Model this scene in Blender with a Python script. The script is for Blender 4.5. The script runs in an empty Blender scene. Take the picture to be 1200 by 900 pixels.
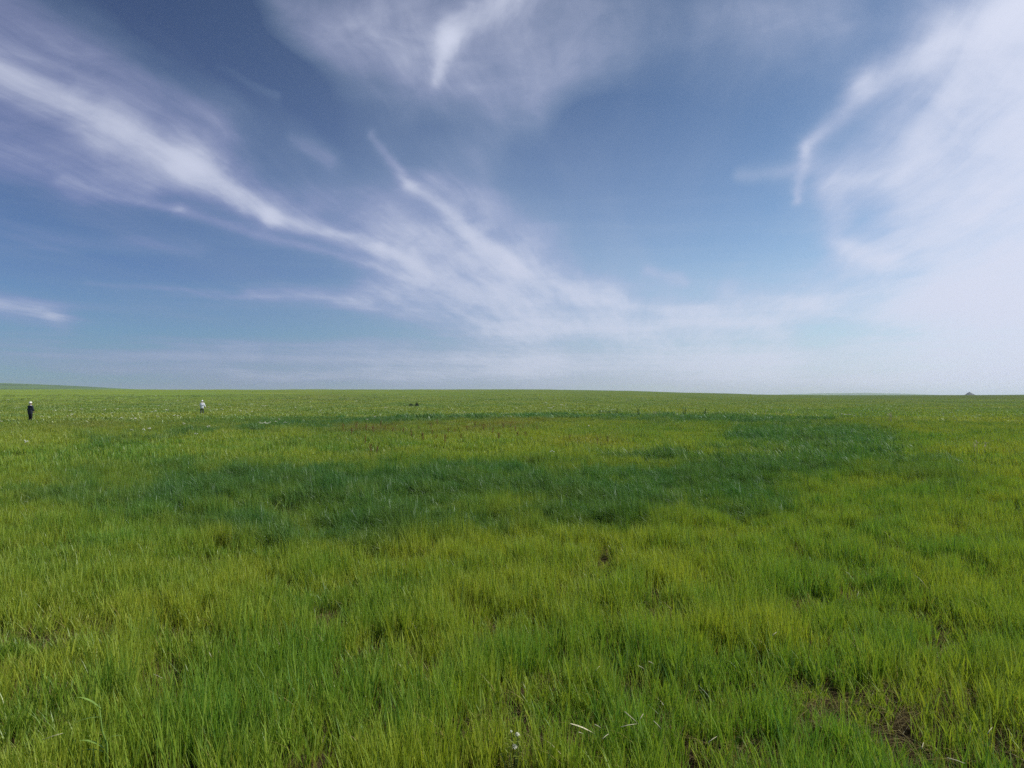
import bpy, bmesh, math, random
import numpy as np
from mathutils import Vector, Matrix

random.seed(7)
RNG = np.random.default_rng(11)
scene = bpy.context.scene
COL = scene.collection
R = math.radians

# ------------------------------------------------------------------ helpers
EYE = 2.0
F = 906.0                      # focal length in photo pixels (1200 wide)
PITCH = R(1.14)
EYE_Y = 468.0                  # row of the true eye level


def ray(px, py):
    a, b = (px - 600.0) / F, (450.0 - py) / F
    v = Vector((a, math.cos(PITCH) - b * math.sin(PITCH), math.sin(PITCH) + b * math.cos(PITCH)))
    return v.normalized()


def _hash(ix, iy, seed):
    h = (ix * 374761393 + iy * 668265263 + seed * 974711) & 0xFFFFFFFF
    h = ((h ^ (h >> 13)) * 1274126177) & 0xFFFFFFFF
    h = h ^ (h >> 16)
    return (h & 0xFFFFFF) / float(0xFFFFFF)


def vnoise(x, y, seed=0):
    x = np.asarray(x, float); y = np.asarray(y, float)
    ix = np.floor(x).astype(np.int64); iy = np.floor(y).astype(np.int64)
    fx = x - ix; fy = y - iy
    fx = fx * fx * (3 - 2 * fx); fy = fy * fy * (3 - 2 * fy)
    a = _hash(ix, iy, seed); b = _hash(ix + 1, iy, seed)
    c = _hash(ix, iy + 1, seed); d = _hash(ix + 1, iy + 1, seed)
    return (a * (1 - fx) + b * fx) * (1 - fy) + (c * (1 - fx) + d * fx) * fy


def fbm(x, y, seed=0, octv=4, gain=0.5):
    s = 0; amp = 1.0; tot = 0
    for i in range(octv):
        s = s + amp * vnoise(x * 2 ** i + 17.3 * i, y * 2 ** i - 9.1 * i, seed + i)
        tot += amp; amp *= gain
    return s / tot


def sstep(a, b, x):
    t = np.clip((x - a) / (b - a), 0, 1)
    return t * t * (3 - 2 * t)


# ------------------------------------------------------------------ terrain
CREST = 950.0
_HX = [-700, 0, 640, 740, 800, 900, 1000, 1200, 2000]
_HY = [457.6, 457.4, 457.6, 459.0, 460.8, 463.0, 463.4, 463.0, 462.5]


def terrain(x, y):
    x = np.asarray(x, float); y = np.asarray(y, float)
    r = np.sqrt(x * x + y * y)
    phi = np.arctan2(x, y)
    pa = np.clip(phi, -1.2, 1.2)
    px = 600 + F * np.tan(pa)
    yh = np.interp(px, _HX, _HY)
    zc = (EYE + (EYE_Y - yh) / F * CREST * np.cos(np.clip(phi, -1, 1)))
    t = np.clip((r - 60) / (CREST - 60), 0, 1)
    up = (1 - np.cos(math.pi * t)) / 2
    down = sstep(CREST, 2600, r)
    z = zc * up - down * (zc + 25)
    # gentle rolls and small hollows near the viewer
    z = z + (fbm(x / 14, y / 14, 3, 3) - 0.5) * 0.35 * sstep(5, 15, r) * (1 - sstep(60, 120, r))
    z = z + (fbm(x / 1.6, y / 1.6, 5, 3) - 0.5) * 0.16 * (1 - sstep(40, 90, r))
    z = z + (fbm(x / 60, y / 60, 8, 3) - 0.5) * 1.4 * sstep(90, 250, r) * (1 - sstep(CREST - 250, CREST - 50, r))
    return z


def tz(x, y):
    return float(terrain(x, y))


def on_ground(px, py, lift=0.0):
    """point where the sight line through a photo pixel meets the field (raised by lift)"""
    d = ray(px, py)
    lo, hi = 1.0, 4000.0
    for _ in range(3):
        ts = np.geomspace(lo, hi, 400)
        below = EYE + d.z * ts < terrain(d.x * ts, d.y * ts) + lift
        k = int(np.argmax(below)) if below.any() else len(ts) - 1
        lo, hi = ts[max(k - 1, 0)], ts[k]
    t = float(hi)
    p = Vector((0, 0, EYE)) + d * t
    return Vector((p.x, p.y, tz(p.x, p.y)))


# the ring of lush grass and the tints of the sward, as functions of the place on the ground
def persp(x, y):
    yy = np.maximum(y, 0.5)
    return 600 + F * x / yy, EYE_Y + F * EYE / yy


LUSH = [  # x0 y0 x1 y1 half-width strength
    (70, 592, 200, 588, 22, .75), (200, 588, 330, 578, 34, 1), (330, 578, 480, 580, 32, 1.1),
    (480, 580, 620, 580, 33, 1.15), (620, 580, 760, 580, 30, 1), (760, 582, 880, 560, 36, 1.0),
    (880, 560, 1000, 535, 38, .95), (1000, 535, 1090, 560, 26, .75), (870, 515, 1000, 515, 13, .9),
    (230, 628, 360, 636, 22, .7), (420, 630, 560, 632, 22, .75), (600, 622, 780, 622, 24, .75), (120, 615, 240, 618, 14, .5),
    (820, 600, 900, 603, 12, .7), (700, 541, 790, 539, 6, .75), (90, 560, 240, 548, 15, .55),
    (80, 530, 160, 523, 2.6, .45), (110, 521, 200, 513, 3.2, .7), (200, 511, 300, 504, 4.5, .9),
    (300, 501, 400, 496, 4.0, .9), (400, 497, 500, 493.5, 3.2, .95), (500, 493, 640, 490.5, 3.2, 1),
    (640, 490.5, 760, 492, 3.0, .95), (760, 492.5, 860, 492.5, 5, .9), (840, 494, 960, 499, 5.5, .85),
    (940, 502, 1040, 510, 6, .8), (330, 525, 420, 520, 5, .4), (420, 512, 455, 522, 5, .45), (590, 526, 620, 523, 3, .4),
    (0, 595, 40, 580, 6, .5), (220, 540, 290, 540, 5, .5),
]


def lushness(x, y):
    u, v = persp(x, y)
    n1 = fbm(x / 2.6, y / 2.6, 21, 4); n2 = fbm(x / 2.6 + 40, y / 2.6, 25, 4)
    k = np.clip((v - EYE_Y) / 110, 0.05, 1.3)
    u = u + (n1 - .5) * 120 * k; v = v + (n2 - .5) * 50 * k
    best = np.zeros_like(u)
    for x0, y0, x1, y1, w, s in LUSH:
        h = np.clip((u - x0) / (x1 - x0), 0, 1)
        cx = x0 + h * (x1 - x0); cy = y0 + h * (y1 - y0)
        wx = w * 1.3 + 6
        d = np.sqrt(((u - cx) / wx) ** 2 + ((v - cy) / w) ** 2)
        best = np.maximum(best, s * np.exp(-d ** 2.2))
    best = best * .95 * np.where(np.asarray(y) > 4, 1, 0)
    pat = fbm(x / 1.5, y / 2.2, 31, 4); ed = fbm(x / .7, y / .9, 37, 3)
    return np.clip(best * (0.45 + 1.08 * pat) + (ed - .5) * .5 * sstep(.08, .5, best), 0, 1)


def rusty(x, y):
    u, v = persp(x, y)
    def blob(cx, cy, rx, ry):
        return np.exp(-(((u - cx) / rx) ** 2 + ((v - cy) / ry) ** 2))
    b = .9 * blob(440, 506, 60, 9) + .8 * blob(560, 505, 70, 8) + .6 * blob(700, 520, 55, 8) + .5 * blob(610, 498, 60, 5) \
        + .5 * blob(140, 502, 90, 7) + .45 * blob(380, 474, 60, 2.5) + .5 * blob(450, 535, 40, 8) + .35 * blob(1170, 540, 50, 20)
    return np.clip(b, 0, 1) * sstep(.25, .7, fbm(x / 3, y / 3, 51, 4))


# ------------------------------------------------------------------ materials
class S:
    """tiny expression wrapper round a node socket"""
    def __init__(s, t, k): s.t, s.k = t, k
    def _m(s, op, *a, clamp=False):
        n = s.t.nodes.new('ShaderNodeMath'); n.operation = op; n.use_clamp = clamp
        for i, v in enumerate((s,) + a):
            if isinstance(v, S): s.t.links.new(v.k, n.inputs[i])
            else: n.inputs[i].default_value = v
        return S(s.t, n.outputs[0])
    def __add__(s, o): return s._m('ADD', o)
    __radd__ = __add__
    def __mul__(s, o): return s._m('MULTIPLY', o)
    __rmul__ = __mul__
    def __sub__(s, o): return s._m('SUBTRACT', o)
    def __rsub__(s, o): return (s * -1.0) + o
    def __rtruediv__(s, o):
        n = s.t.nodes.new('ShaderNodeMath'); n.operation = 'DIVIDE'
        n.inputs[0].default_value = o; s.t.links.new(s.k, n.inputs[1]); return S(s.t, n.outputs[0])
    def __truediv__(s, o): return s._m('DIVIDE', o)
    def mad(s, a, b): return s._m('MULTIPLY_ADD', a, b)
    def f(s, op, *a, clamp=False): return s._m(op, *a, clamp=clamp)
    def sat(s): return s._m('ADD', 0.0, clamp=True)
    def ramp(s, a, b, c=0., d=1.):
        n = s.t.nodes.new('ShaderNodeMapRange'); n.interpolation_type = 'SMOOTHSTEP'
        s.t.links.new(s.k, n.inputs['Value'])
        n.inputs['From Min'].default_value = a; n.inputs['From Max'].default_value = b
        n.inputs['To Min'].default_value = c; n.inputs['To Max'].default_value = d
        return S(s.t, n.outputs[0])


def vec(t, x=0., y=0., z=0.):
    n = t.nodes.new('ShaderNodeCombineXYZ')
    for i, v in enumerate((x, y, z)):
        if isinstance(v, S): t.links.new(v.k, n.inputs[i])
        else: n.inputs[i].default_value = v
    return n.outputs[0]


def noise(t, vsock, scale, detail=3., rough=.5, dist=0., color=False):
    n = t.nodes.new('ShaderNodeTexNoise')
    n.inputs['Scale'].default_value = scale; n.inputs['Detail'].default_value = detail
    n.inputs['Roughness'].default_value = rough; n.inputs['Distortion'].default_value = dist
    if vsock is not None: t.links.new(vsock, n.inputs['Vector'])
    return n.outputs['Color'] if color else S(t, n.outputs['Fac'])


def mixc(t, f, a, b, mode='MIX'):
    n = t.nodes.new('ShaderNodeMix'); n.data_type = 'RGBA'; n.blend_type = mode
    for i, v in ((0, f), (6, a), (7, b)):
        if isinstance(v, S): t.links.new(v.k, n.inputs[i])
        elif hasattr(v, 'is_linked'): t.links.new(v, n.inputs[i])
        elif i == 0: n.inputs[0].default_value = v
        else: n.inputs[i].default_value = (*v, 1)
    return n.outputs[2]


def attr(t, name, kind='GEOMETRY'):
    n = t.nodes.new('ShaderNodeAttribute'); n.attribute_name = name; n.attribute_type = kind
    return S(t, n.outputs['Fac'])


def newmat(name):
    m = bpy.data.materials.new(name); m.use_nodes = True
    m.node_tree.nodes.clear()
    return m, m.node_tree


def simple_mat(name, col, rough=.8, spread=.25, scale=30, transl=0.):
    m, t = newmat(name)
    n = noise(t, None, scale, 3)
    tc = t.nodes.new('ShaderNodeTexCoord'); t.links.new(tc.outputs['Object'], n.k.node.inputs['Vector'])
    c = mixc(t, n.ramp(.3, .7), tuple(v * (1 - spread) for v in col), tuple(min(1, v * (1 + spread)) for v in col))
    b = t.nodes.new('ShaderNodeBsdfPrincipled'); t.links.new(c, b.inputs['Base Color'])
    b.inputs['Roughness'].default_value = rough
    b.inputs['Specular IOR Level'].default_value = .3
    o = t.nodes.new('ShaderNodeOutputMaterial')
    if transl:
        tr = t.nodes.new('ShaderNodeBsdfTranslucent'); t.links.new(c, tr.inputs[0])
        mx = t.nodes.new('ShaderNodeMixShader'); mx.inputs[0].default_value = transl
        t.links.new(b.outputs[0], mx.inputs[1]); t.links.new(tr.outputs[0], mx.inputs[2])
        t.links.new(mx.outputs[0], o.inputs[0])
    else:
        t.links.new(b.outputs[0], o.inputs[0])
    return m


def grass_material():
    m, t = newmat('grass_blade')
    lush = attr(t, 'lush', 'INSTANCER'); tint = attr(t, 'tint', 'INSTANCER'); rust = attr(t, 'rust', 'INSTANCER')
    near_bright = attr(t, 'near_bright', 'INSTANCER')
    br = attr(t, 'blade_rand'); hh = attr(t, 'blade_h')
    mixv = (tint * .6 + br * .55 - .08).sat()
    base = mixc(t, mixv, (.155, .320, .040), (.425, .500, .052))
    base = mixc(t, rust * .55, base, (.32, .19, .06))
    lushc = mixc(t, br, (.052, .178, .036), (.165, .345, .062))
    c = mixc(t, lush.ramp(.08, .85), base, lushc)
    dry = br.ramp(.972, .98) * (1 - lush * .8)
    c = mixc(t, dry, c, (.40, .36, .15))
    c = mixc(t, br.ramp(.91, .95, 0, .5) * (1 - lush), c, (.34, .24, .05))
    c = mixc(t, near_bright * (1 - lush), mixc(t, 1.0, c, (.80, .80, .9), 'MULTIPLY'), c)  # far colour darkened, near blades kept brighter to offset their deep shade
    c = mixc(t, hh.ramp(0, .40, .6, 0), c, (.20, .19, .06))        # duller, browner colour mixed in towards the foot
    c = mixc(t, tint.ramp(0, 1, .0, .12), c, (.42, .34, .03))
    d = t.nodes.new('ShaderNodeBsdfDiffuse'); t.links.new(c, d.inputs[0])
    tr = t.nodes.new('ShaderNodeBsdfTranslucent')
    tc = mixc(t, 1.0, c, (1.0, 1.0, .55), 'MULTIPLY'); t.links.new(tc, tr.inputs[0])
    mx = t.nodes.new('ShaderNodeMixShader'); mx.inputs[0].default_value = .45
    t.links.new(d.outputs[0], mx.inputs[1]); t.links.new(tr.outputs[0], mx.inputs[2])
    g = t.nodes.new('ShaderNodeBsdfGlossy'); g.inputs['Roughness'].default_value = .42
    g.inputs[0].default_value = (.8, .9, .95, 1)
    mg = t.nodes.new('ShaderNodeMixShader'); t.links.new((.034 - lush * .008).k, mg.inputs[0])
    t.links.new(mx.outputs[0], mg.inputs[1]); t.links.new(g.outputs[0], mg.inputs[2])
    o = t.nodes.new('ShaderNodeOutputMaterial'); t.links.new(mg.outputs[0], o.inputs[0])
    return m


def ground_material():
    m, t = newmat('field_ground')
    geo = t.nodes.new('ShaderNodeNewGeometry'); pos = geo.outputs['Position']
    lush = attr(t, 'lush'); rust = attr(t, 'rust'); far = attr(t, 'far')
    n1 = noise(t, pos, .9, 6, .6); n2 = noise(t, pos, .035, 5, .55); n3 = noise(t, pos, .009, 4, .5)
    soil = mixc(t, n1.ramp(.3, .7), (.030, .022, .012), (.075, .058, .030))
    green = mixc(t, n2.ramp(.32, .68), (.120, .180, .026), (.195, .235, .034))
    green = mixc(t, n3.ramp(.35, .7), green, (.145, .215, .032))
    green = mixc(t, rust * .4, green, (.14, .09, .04))
    green = mixc(t, lush, green, (.035, .12, .045))
    c = mixc(t, far, soil, green)
    b = t.nodes.new('ShaderNodeBsdfDiffuse'); t.links.new(c, b.inputs[0]); b.inputs[1].default_value = 1
    bp = t.nodes.new('ShaderNodeBump'); bp.inputs['Distance'].default_value = .15; bp.inputs['Strength'].default_value = .7
    t.links.new(noise(t, pos, 3, 5, .7).k, bp.inputs['Height']); t.links.new(bp.outputs[0], b.inputs['Normal'])
    o = t.nodes.new('ShaderNodeOutputMaterial'); t.links.new(b.outputs[0], o.inputs[0])
    return m


# ------------------------------------------------------------------ mesh helpers
def mesh_obj(name, verts, faces, mat, parent=None, smooth=True, link=True, attrs=None):
    me = bpy.data.meshes.new(name)
    me.from_pydata([tuple(v) for v in verts], [], [tuple(f) for f in faces])
    me.materials.append(mat)
    if smooth: me.polygons.foreach_set('use_smooth', [True] * len(me.polygons))
    for k, a in (attrs or {}).items():
        at = me.attributes.new(k, 'FLOAT', 'POINT'); at.data.foreach_set('value', np.asarray(a, np.float32))
    me.update()
    o = bpy.data.objects.new(name, me)
    if link: COL.objects.link(o)
    if parent: o.parent = parent
    return o


def tag(o, label=None, cat=None, group=None, kind=None):
    if label: o['label'] = label
    if cat: o['category'] = cat
    if group: o['group'] = group
    if kind: o['kind'] = kind
    return o


def empty(name, loc, rz=0.):
    o = bpy.data.objects.new(name, None); COL.objects.link(o)
    o.location = loc; o.rotation_euler = (0, 0, rz); o.empty_display_size = .2
    return o


def copy_tree(o, loc, rz=0., s=1.):
    c = o.copy(); COL.objects.link(c); c.location = loc; c.rotation_euler = (0, 0, rz); c.scale = (s, s, s)
    for ch in list(o.children):
        d = ch.copy(); COL.objects.link(d); d.parent = c
    return c


class MB:
    def __init__(s): s.v, s.f = [], []
    def tube(s, pts, rads, n=6, cap=True):
        pts = [Vector(p) for p in pts]; b0 = len(s.v)
        up = Vector((0, 0, 1))
        for i, p in enumerate(pts):
            t = (pts[min(i + 1, len(pts) - 1)] - pts[max(i - 1, 0)]).normalized()
            a = t.cross(Vector((1, 0, 0))) if abs(t.x) < .8 else t.cross(Vector((0, 1, 0)))
            a.normalize(); b = t.cross(a)
            for k in range(n):
                an = 2 * math.pi * k / n
                s.v.append(p + (a * math.cos(an) + b * math.sin(an)) * rads[i])
        for i in range(len(pts) - 1):
            for k in range(n):
                s.f.append((b0 + i * n + k, b0 + i * n + (k + 1) % n, b0 + (i + 1) * n + (k + 1) % n, b0 + (i + 1) * n + k))
        if cap:
            s.f.append(tuple(b0 + k for k in range(n - 1, -1, -1)))
            s.f.append(tuple(b0 + (len(pts) - 1) * n + k for k in range(n)))
    def ball(s, c, r, n=6, m=4, sq=(1, 1, 1)):
        c = Vector(c); b0 = len(s.v)
        s.v.append(c + Vector((0, 0, -r * sq[2])))
        for i in range(1, m):
            th = math.pi * i / m
            for k in range(n):
                an = 2 * math.pi * k / n
                s.v.append(c + Vector((math.sin(th) * math.cos(an) * r * sq[0], math.sin(th) * math.sin(an) * r * sq[1], -math.cos(th) * r * sq[2])))
        s.v.append(c + Vector((0, 0, r * sq[2]))); top = len(s.v) - 1
        for k in range(n):
            s.f.append((b0, b0 + 1 + (k + 1) % n, b0 + 1 + k))
            s.f.append((top, top - n + k, top - n + (k + 1) % n))
        for i in range(m - 2):
            for k in range(n):
                a = b0 + 1 + i * n
                s.f.append((a + k, a + (k + 1) % n, a + n + (k + 1) % n, a + n + k))
    def leaf(s, p, d, L, w, droop=.3, seg=4, fold=0.15):
        """a lance-shaped leaf from p along d"""
        p = Vector(p); d = Vector(d).normalized(); b0 = len(s.v)
        side = d.cross(Vector((0, 0, 1)))
        if side.length < .05: side = Vector((1, 0, 0))
        side.normalize()
        for i in range(seg + 1):
            t = i / seg
            c = p + d * L * t + Vector((0, 0, -droop * L * t * t))
            ww = w * math.sin(math.pi * min(.97, .12 + .88 * t)) * .5
            s.v += [c - side * ww + Vector((0, 0, fold * ww)), c, c + side * ww + Vector((0, 0, fold * ww))]
        for i in range(seg):
            for k in range(2):
                a = b0 + i * 3 + k
                s.f.append((a, a + 1, a + 4, a + 3))
    def build(s, name, mat, parent=None, smooth=True):
        return mesh_obj(name, s.v, s.f, mat, parent, smooth)


# ------------------------------------------------------------------ camera, sun, sky
cam = bpy.data.cameras.new('camera'); co = bpy.data.objects.new('camera', cam); COL.objects.link(co)
co.location = (0, 0, EYE); co.rotation_euler = (R(90) + PITCH, 0, 0)
cam.sensor_width = 36; cam.lens = F / 1200 * 36; cam.clip_end = 40000; cam.clip_start = .05
scene.camera = co

SUN_EL, SUN_AZ = R(48), R(88)        # azimuth clockwise from the view direction (+Y)
sd = Vector((math.sin(SUN_AZ) * math.cos(SUN_EL), math.cos(SUN_AZ) * math.cos(SUN_EL), math.sin(SUN_EL)))
sl = bpy.data.lights.new('sun', 'SUN'); sl.energy = 4.8; sl.angle = R(.6); sl.color = (1, .955, .87)
so = bpy.data.objects.new('sun', sl); COL.objects.link(so)
so.rotation_euler = sd.to_track_quat('Z', 'Y').to_euler()


def build_world():
    w = bpy.data.worlds.new('World'); scene.world = w; w.use_nodes = True
    t = w.node_tree; t.nodes.clear()
    sky = t.nodes.new('ShaderNodeTexSky'); sky.sky_type = 'NISHITA'; sky.sun_disc = False
    sky.sun_elevation = SUN_EL; sky.sun_rotation = SUN_AZ
    sky.altitude = 1200; sky.air_density = 1.0; sky.dust_density = .6; sky.ozone_density = 2.5
    tc = t.nodes.new('ShaderNodeTexCoord'); d = tc.outputs['Generated']
    sep = t.nodes.new('ShaderNodeSeparateXYZ'); t.links.new(d, sep.inputs[0])
    X, Y, Z = (S(t, sep.outputs[i]) for i in range(3))
    DEG = 180 / math.pi
    az = X.f('ARCTAN2', Y) * DEG
    el = Z.f('MAXIMUM', 0.0).f('ARCSINE') * DEG
    # streak coordinates on a cloud deck far overhead, wind towards azimuth 9 degrees
    wa = R(9.0); k = Z.f('MAXIMUM', 0.0) + .045
    s_ = (X * math.sin(wa) + Y * math.cos(wa)) / k
    t_ = (X * math.cos(wa) - Y * math.sin(wa)) / k
    warp = noise(t, vec(t, az * .045, el * .075), 1.0, 3, .5, color=True)
    sw = t.nodes.new('ShaderNodeSeparateXYZ'); t.links.new(warp, sw.inputs[0])
    wx, wy = S(t, sw.outputs[0]) - .5, S(t, sw.outputs[1]) - .5
    streak = noise(t, vec(t, t_ * 2.6 + wx * 1.3, s_ * .40, 3.0), 1.0, 6, .58, .22)
    fine = noise(t, vec(t, t_ * 10 + wx * 6, s_ * 1.5 + wy * 5), 1.0, 4, .6)
    puff = noise(t, vec(t, az * .22 + wy * 3, el * .42 + wx * 3), 1.0, 5, .6, .3)

    w2 = t.nodes.new('ShaderNodeSeparateXYZ')
    t.links.new(noise(t, vec(t, az * .16 + wx, el * .30 + wy, 7.0), 1.0, 5, .58, color=True), w2.inputs[0])
    azw = az + wx * 3.0 + (S(t, w2.outputs[0]) - .5) * 2.0
    elw = el + wy * 1.8 + (S(t, w2.outputs[1]) - .5) * 1.25

    def pd(px, py):
        v = ray(px, py)
        return math.atan2(v.x, v.y) * DEG, math.asin(v.z) * DEG
    STROKES = [  # photo px: x0 y0 x1 y1 w0 w1 strength0 strength1
        (-40, 68, 210, 200, 15, 21, .60, .95), (210, 200, 320, 254, 18, 12, .95, 1.5), (320, 254, 440, 295, 12, 10, 1.5, .95),
        (440, 295, 600, 352, 10, 20, .8, .5), (-40, 70, 230, 160, 62, 52, .55, .60), (130, 170, 360, 250, 40, 20, .45, .55),
        (-40, 170, 170, 222, 44, 22, .50, .40), (70, 208, 210, 248, 9, 7, .45, .55), (210, 248, 500, 332, 7, 7, .6, .35),
        (-40, 255, 240, 300, 16, 12, .22, .15), (-40, 20, 90, 60, 40, 40, .3, .2),
        (340, 120, 480, 300, 50, 45, .16, .32), (330, 5, 480, 70, 42, 56, .45, .6), (511, 92, 528, 42, 9, 15, .7, 1.0), (528, 42, 600, -10, 15, 30, 1.0, .8),
        (560, 90, 650, 60, 62, 56, .5, .45), (250, 75, 320, 110, 7, 8, .15, .25), (340, 165, 390, 190, 10, 10, .25, .25),
        (438, 160, 478, 222, 6, 9, .3, .65), (478, 222, 600, 312, 9, 14, .65, .95),
        (600, 312, 720, 348, 16, 26, .95, .8), (510, 215, 640, 285, 28, 26, .5, .6), (470, 270, 640, 330, 36, 32, .45, .6),
        (440, 335, 900, 430, 28, 42, .5, .8), (620, 440, 1200, 425, 30, 50, .5, .7), (280, 440, 640, 428, 14, 28, .2, .55), (370, 40, 480, 20, 40, 40, .35, .35),
        (-40, 350, 60, 372, 26, 16, .8, .7), (60, 374, 130, 386, 11, 4, .6, .1), (-40, 410, 300, 415, 14, 14, .25, .15), (100, 326, 430, 358, 6, 7, .18, .42),
        (300, 340, 620, 385, 11, 32, .2, .6), (620, 385, 900, 385, 38, 36, .65, .75), (150, 396, 560, 410, 13, 26, .2, .5),
        (640, 345, 900, 372, 14, 20, .5, .6), (755, 316, 795, 326, 8, 9, .5, .6), (850, 340, 960, 352, 14, 20, .5, .5),
        (932, 238, 942, 175, 5, 9, .5, .75), (942, 175, 1005, 110, 9, 15, .75, 1.0), (1005, 110, 1100, 50, 16, 26, 1.0, 1.2), (985, 200, 1090, 120, 34, 44, .4, .5), (948, 190, 1000, 300, 16, 18, .3, .35), (1100, 50, 1240, -20, 26, 50, 1.2, 1.4),
        (868, 205, 930, 200, 12, 12, .42, .5), (1225, 60, 1235, 420, 100, 125, 2.0, 2.8), (1090, 210, 1150, 340, 52, 76, .9, 1.3),
        (985, 285, 1050, 306, 14, 14, .7, 1.0), (980, 215, 1060, 220, 16, 22, .5, .6), (960, 352, 1240, 350, 30, 60, .6, 1.0),
        (600, 0, 960, 20, 50, 50, .22, .3), (215, 0, 345, 90, 50, 40, -.5, -.4), (350, 100, 420, 210, 26, 26, -.22, -.2), (500, 140, 600, 165, 26, 26, -.15, -.15),
        (680, 130, 840, 240, 50, 60, -.22, -.22), (120, 305, 380, 318, 12, 8, -.25, -.2), (1010, 175, 1070, 130, 14, 16, -.25, -.25), (400, 230, 600, 330, 50, 50, .22, .3), (-40, 436, 600, 440, 14, 22, .3, .5), (560, 170, 720, 60, 36, 30, .25, .3),
    ]
    grp = bpy.data.node_groups.new('cirrus_stroke', 'ShaderNodeTree')
    names = ['Az', 'El', 'X0', 'Y0', 'DX', 'DY', 'UX', 'UY', 'W0', 'DW', 'I0', 'DI', 'Acc']
    for n in names:
        grp.interface.new_socket(n, in_out='INPUT', socket_type='NodeSocketFloat')
    grp.interface.new_socket('Out', in_out='OUTPUT', socket_type='NodeSocketFloat')
    gi = grp.nodes.new('NodeGroupInput'); go = grp.nodes.new('NodeGroupOutput')
    I = {n: S(grp, gi.outputs[n]) for n in names}
    ax = I['Az'] - I['X0']; ay = I['El'] - I['Y0']
    h = (ay.mad(I['UY'], ax * I['UX'])).sat()
    ex = ax - h * I['DX']; ey = ay - h * I['DY']
    d2 = ex.mad(ex, ey * ey)
    wi = h.mad(I['DW'], I['W0'])
    q = d2 / (wi * wi)
    r1 = 1 / q.mad(.75, 1.0)          # bell-like falloff with soft skirts
    g = r1 * r1 * r1
    res = g.mad(h.mad(I['DI'], I['I0']), I['Acc'])
    grp.links.new(res.k, go.inputs[0])
    px2d = DEG / F
    acc = None
    for x0, y0, x1, y1, w0, w1, i0, i1 in STROKES:
        a0, e0 = pd(x0, y0); a1, e1 = pd(x1, y1)
        dx, dy = a1 - a0, e1 - e0; L2 = dx * dx + dy * dy
        n = t.nodes.new('ShaderNodeGroup'); n.node_tree = grp
        vals = dict(X0=a0, Y0=e0, DX=dx, DY=dy, UX=dx / L2, UY=dy / L2, W0=w0 * px2d * 1.15, DW=(w1 - w0) * px2d * 1.15, I0=i0, DI=i1 - i0)
        for kk, v in vals.items(): n.inputs[kk].default_value = v
        t.links.new(azw.k, n.inputs['Az']); t.links.new(elw.k, n.inputs['El'])
        if acc is None: n.inputs['Acc'].default_value = 0
        else: t.links.new(acc, n.inputs['Acc'])
        acc = n.outputs[0]
    D = S(t, acc).f('MAXIMUM', 0.0)
    # cirrus elsewhere in the sky, behind and above the viewer
    away = (az.f('ABSOLUTE').ramp(40, 60) + el.ramp(28, 40)).sat()
    D = D + away * streak.ramp(.45, .8) * .8
    layer = noise(t, vec(t, az * .035 + wx * .6, el * .55 + wy * 1.0, 5.0), 1.0, 5, .6)
    low = el.ramp(9, 3)
    streak = streak * (1 - low) + layer * low
    tex = streak.ramp(.25, .75, .56, 1.22) * fine.ramp(.2, .8, .80, 1.18) * puff.ramp(.25, .75, .75, 1.22)
    D = D * tex + streak.ramp(.45, .85) * .10 + layer.ramp(.38, .75) * el.ramp(19, 5) * .28
    dens = 1 - (D * -1.0).f('EXPONENT')
    sunv = t.nodes.new('ShaderNodeVectorMath'); sunv.operation = 'DOT_PRODUCT'
    t.links.new(d, sunv.inputs[0]); sunv.inputs[1].default_value = sd
    glow = S(t, sunv.outputs['Value']).ramp(-.35, .95)
    cc = mixc(t, glow, mixc(t, dens.ramp(.30, .85), mixc(t, dens.ramp(.05, .40), (1.5, 3.0, 4.4), CLOUD_T), CLOUD_L), CLOUD_R)
    gm = t.nodes.new('ShaderNodeGamma'); gm.inputs[1].default_value = SKY_G
    t.links.new(mixc(t, 1.0, sky.outputs[0], (.2, .2, .2), 'MULTIPLY'), gm.inputs[0])
    skyc = mixc(t, 1.0, gm.outputs[0], SKY_T, 'MULTIPLY')
    skyc = mixc(t, glow.ramp(.48, 0.0), skyc, mixc(t, 1.0, skyc, (.18, .50, .74), 'MULTIPLY'))
    # milky air along the horizon, thicker towards the sun
    side = glow
    hz = (el * -.088).f('EXPONENT') * side.mad(.02, .90) * streak.ramp(.2, .8, .93, 1.05)
    hc = mixc(t, glow.ramp(0, .5), (2.7, 2.75, 4.3), (6.0, 5.6, 7.2))
    hc = mixc(t, glow.ramp(.45, .9), hc, (7.4, 7.7, 8.9))
    c = mixc(t, hz.sat(), skyc, hc)
    c = mixc(t, dens, c, cc)
    bg = t.nodes.new('ShaderNodeBackground'); bg.inputs[1].default_value = .10
    t.links.new(c, bg.inputs[0])
    o = t.nodes.new('ShaderNodeOutputWorld'); t.links.new(bg.outputs[0], o.inputs[0])
    w.cycles.sampling_method = 'MANUAL'; w.cycles.sample_map_resolution = 512


CLOUD_T = (2.9, 3.3, 5.7); CLOUD_L = (5.6, 6.0, 7.6); CLOUD_R = (7.4, 7.8, 9.3)
SKY_G = 2.1; SKY_T = (3.8, 6.3, 4.6)
build_world()
scene.view_settings.view_transform = 'Standard'; scene.view_settings.look = 'None'
scene.view_settings.gamma = 1; scene.view_settings.exposure = 0
scene.view_settings.use_curve_mapping = False
cy = scene.cycles
cy.max_bounces = 5; cy.diffuse_bounces = 3; cy.glossy_bounces = 1; cy.transmission_bounces = 3
cy.transparent_max_bounces = 4; cy.volume_bounces = 1
cy.caustics_reflective = False; cy.caustics_refractive = False
cy.use_denoising = False
cy.use_adaptive_sampling = True; cy.adaptive_threshold = .02


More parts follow.
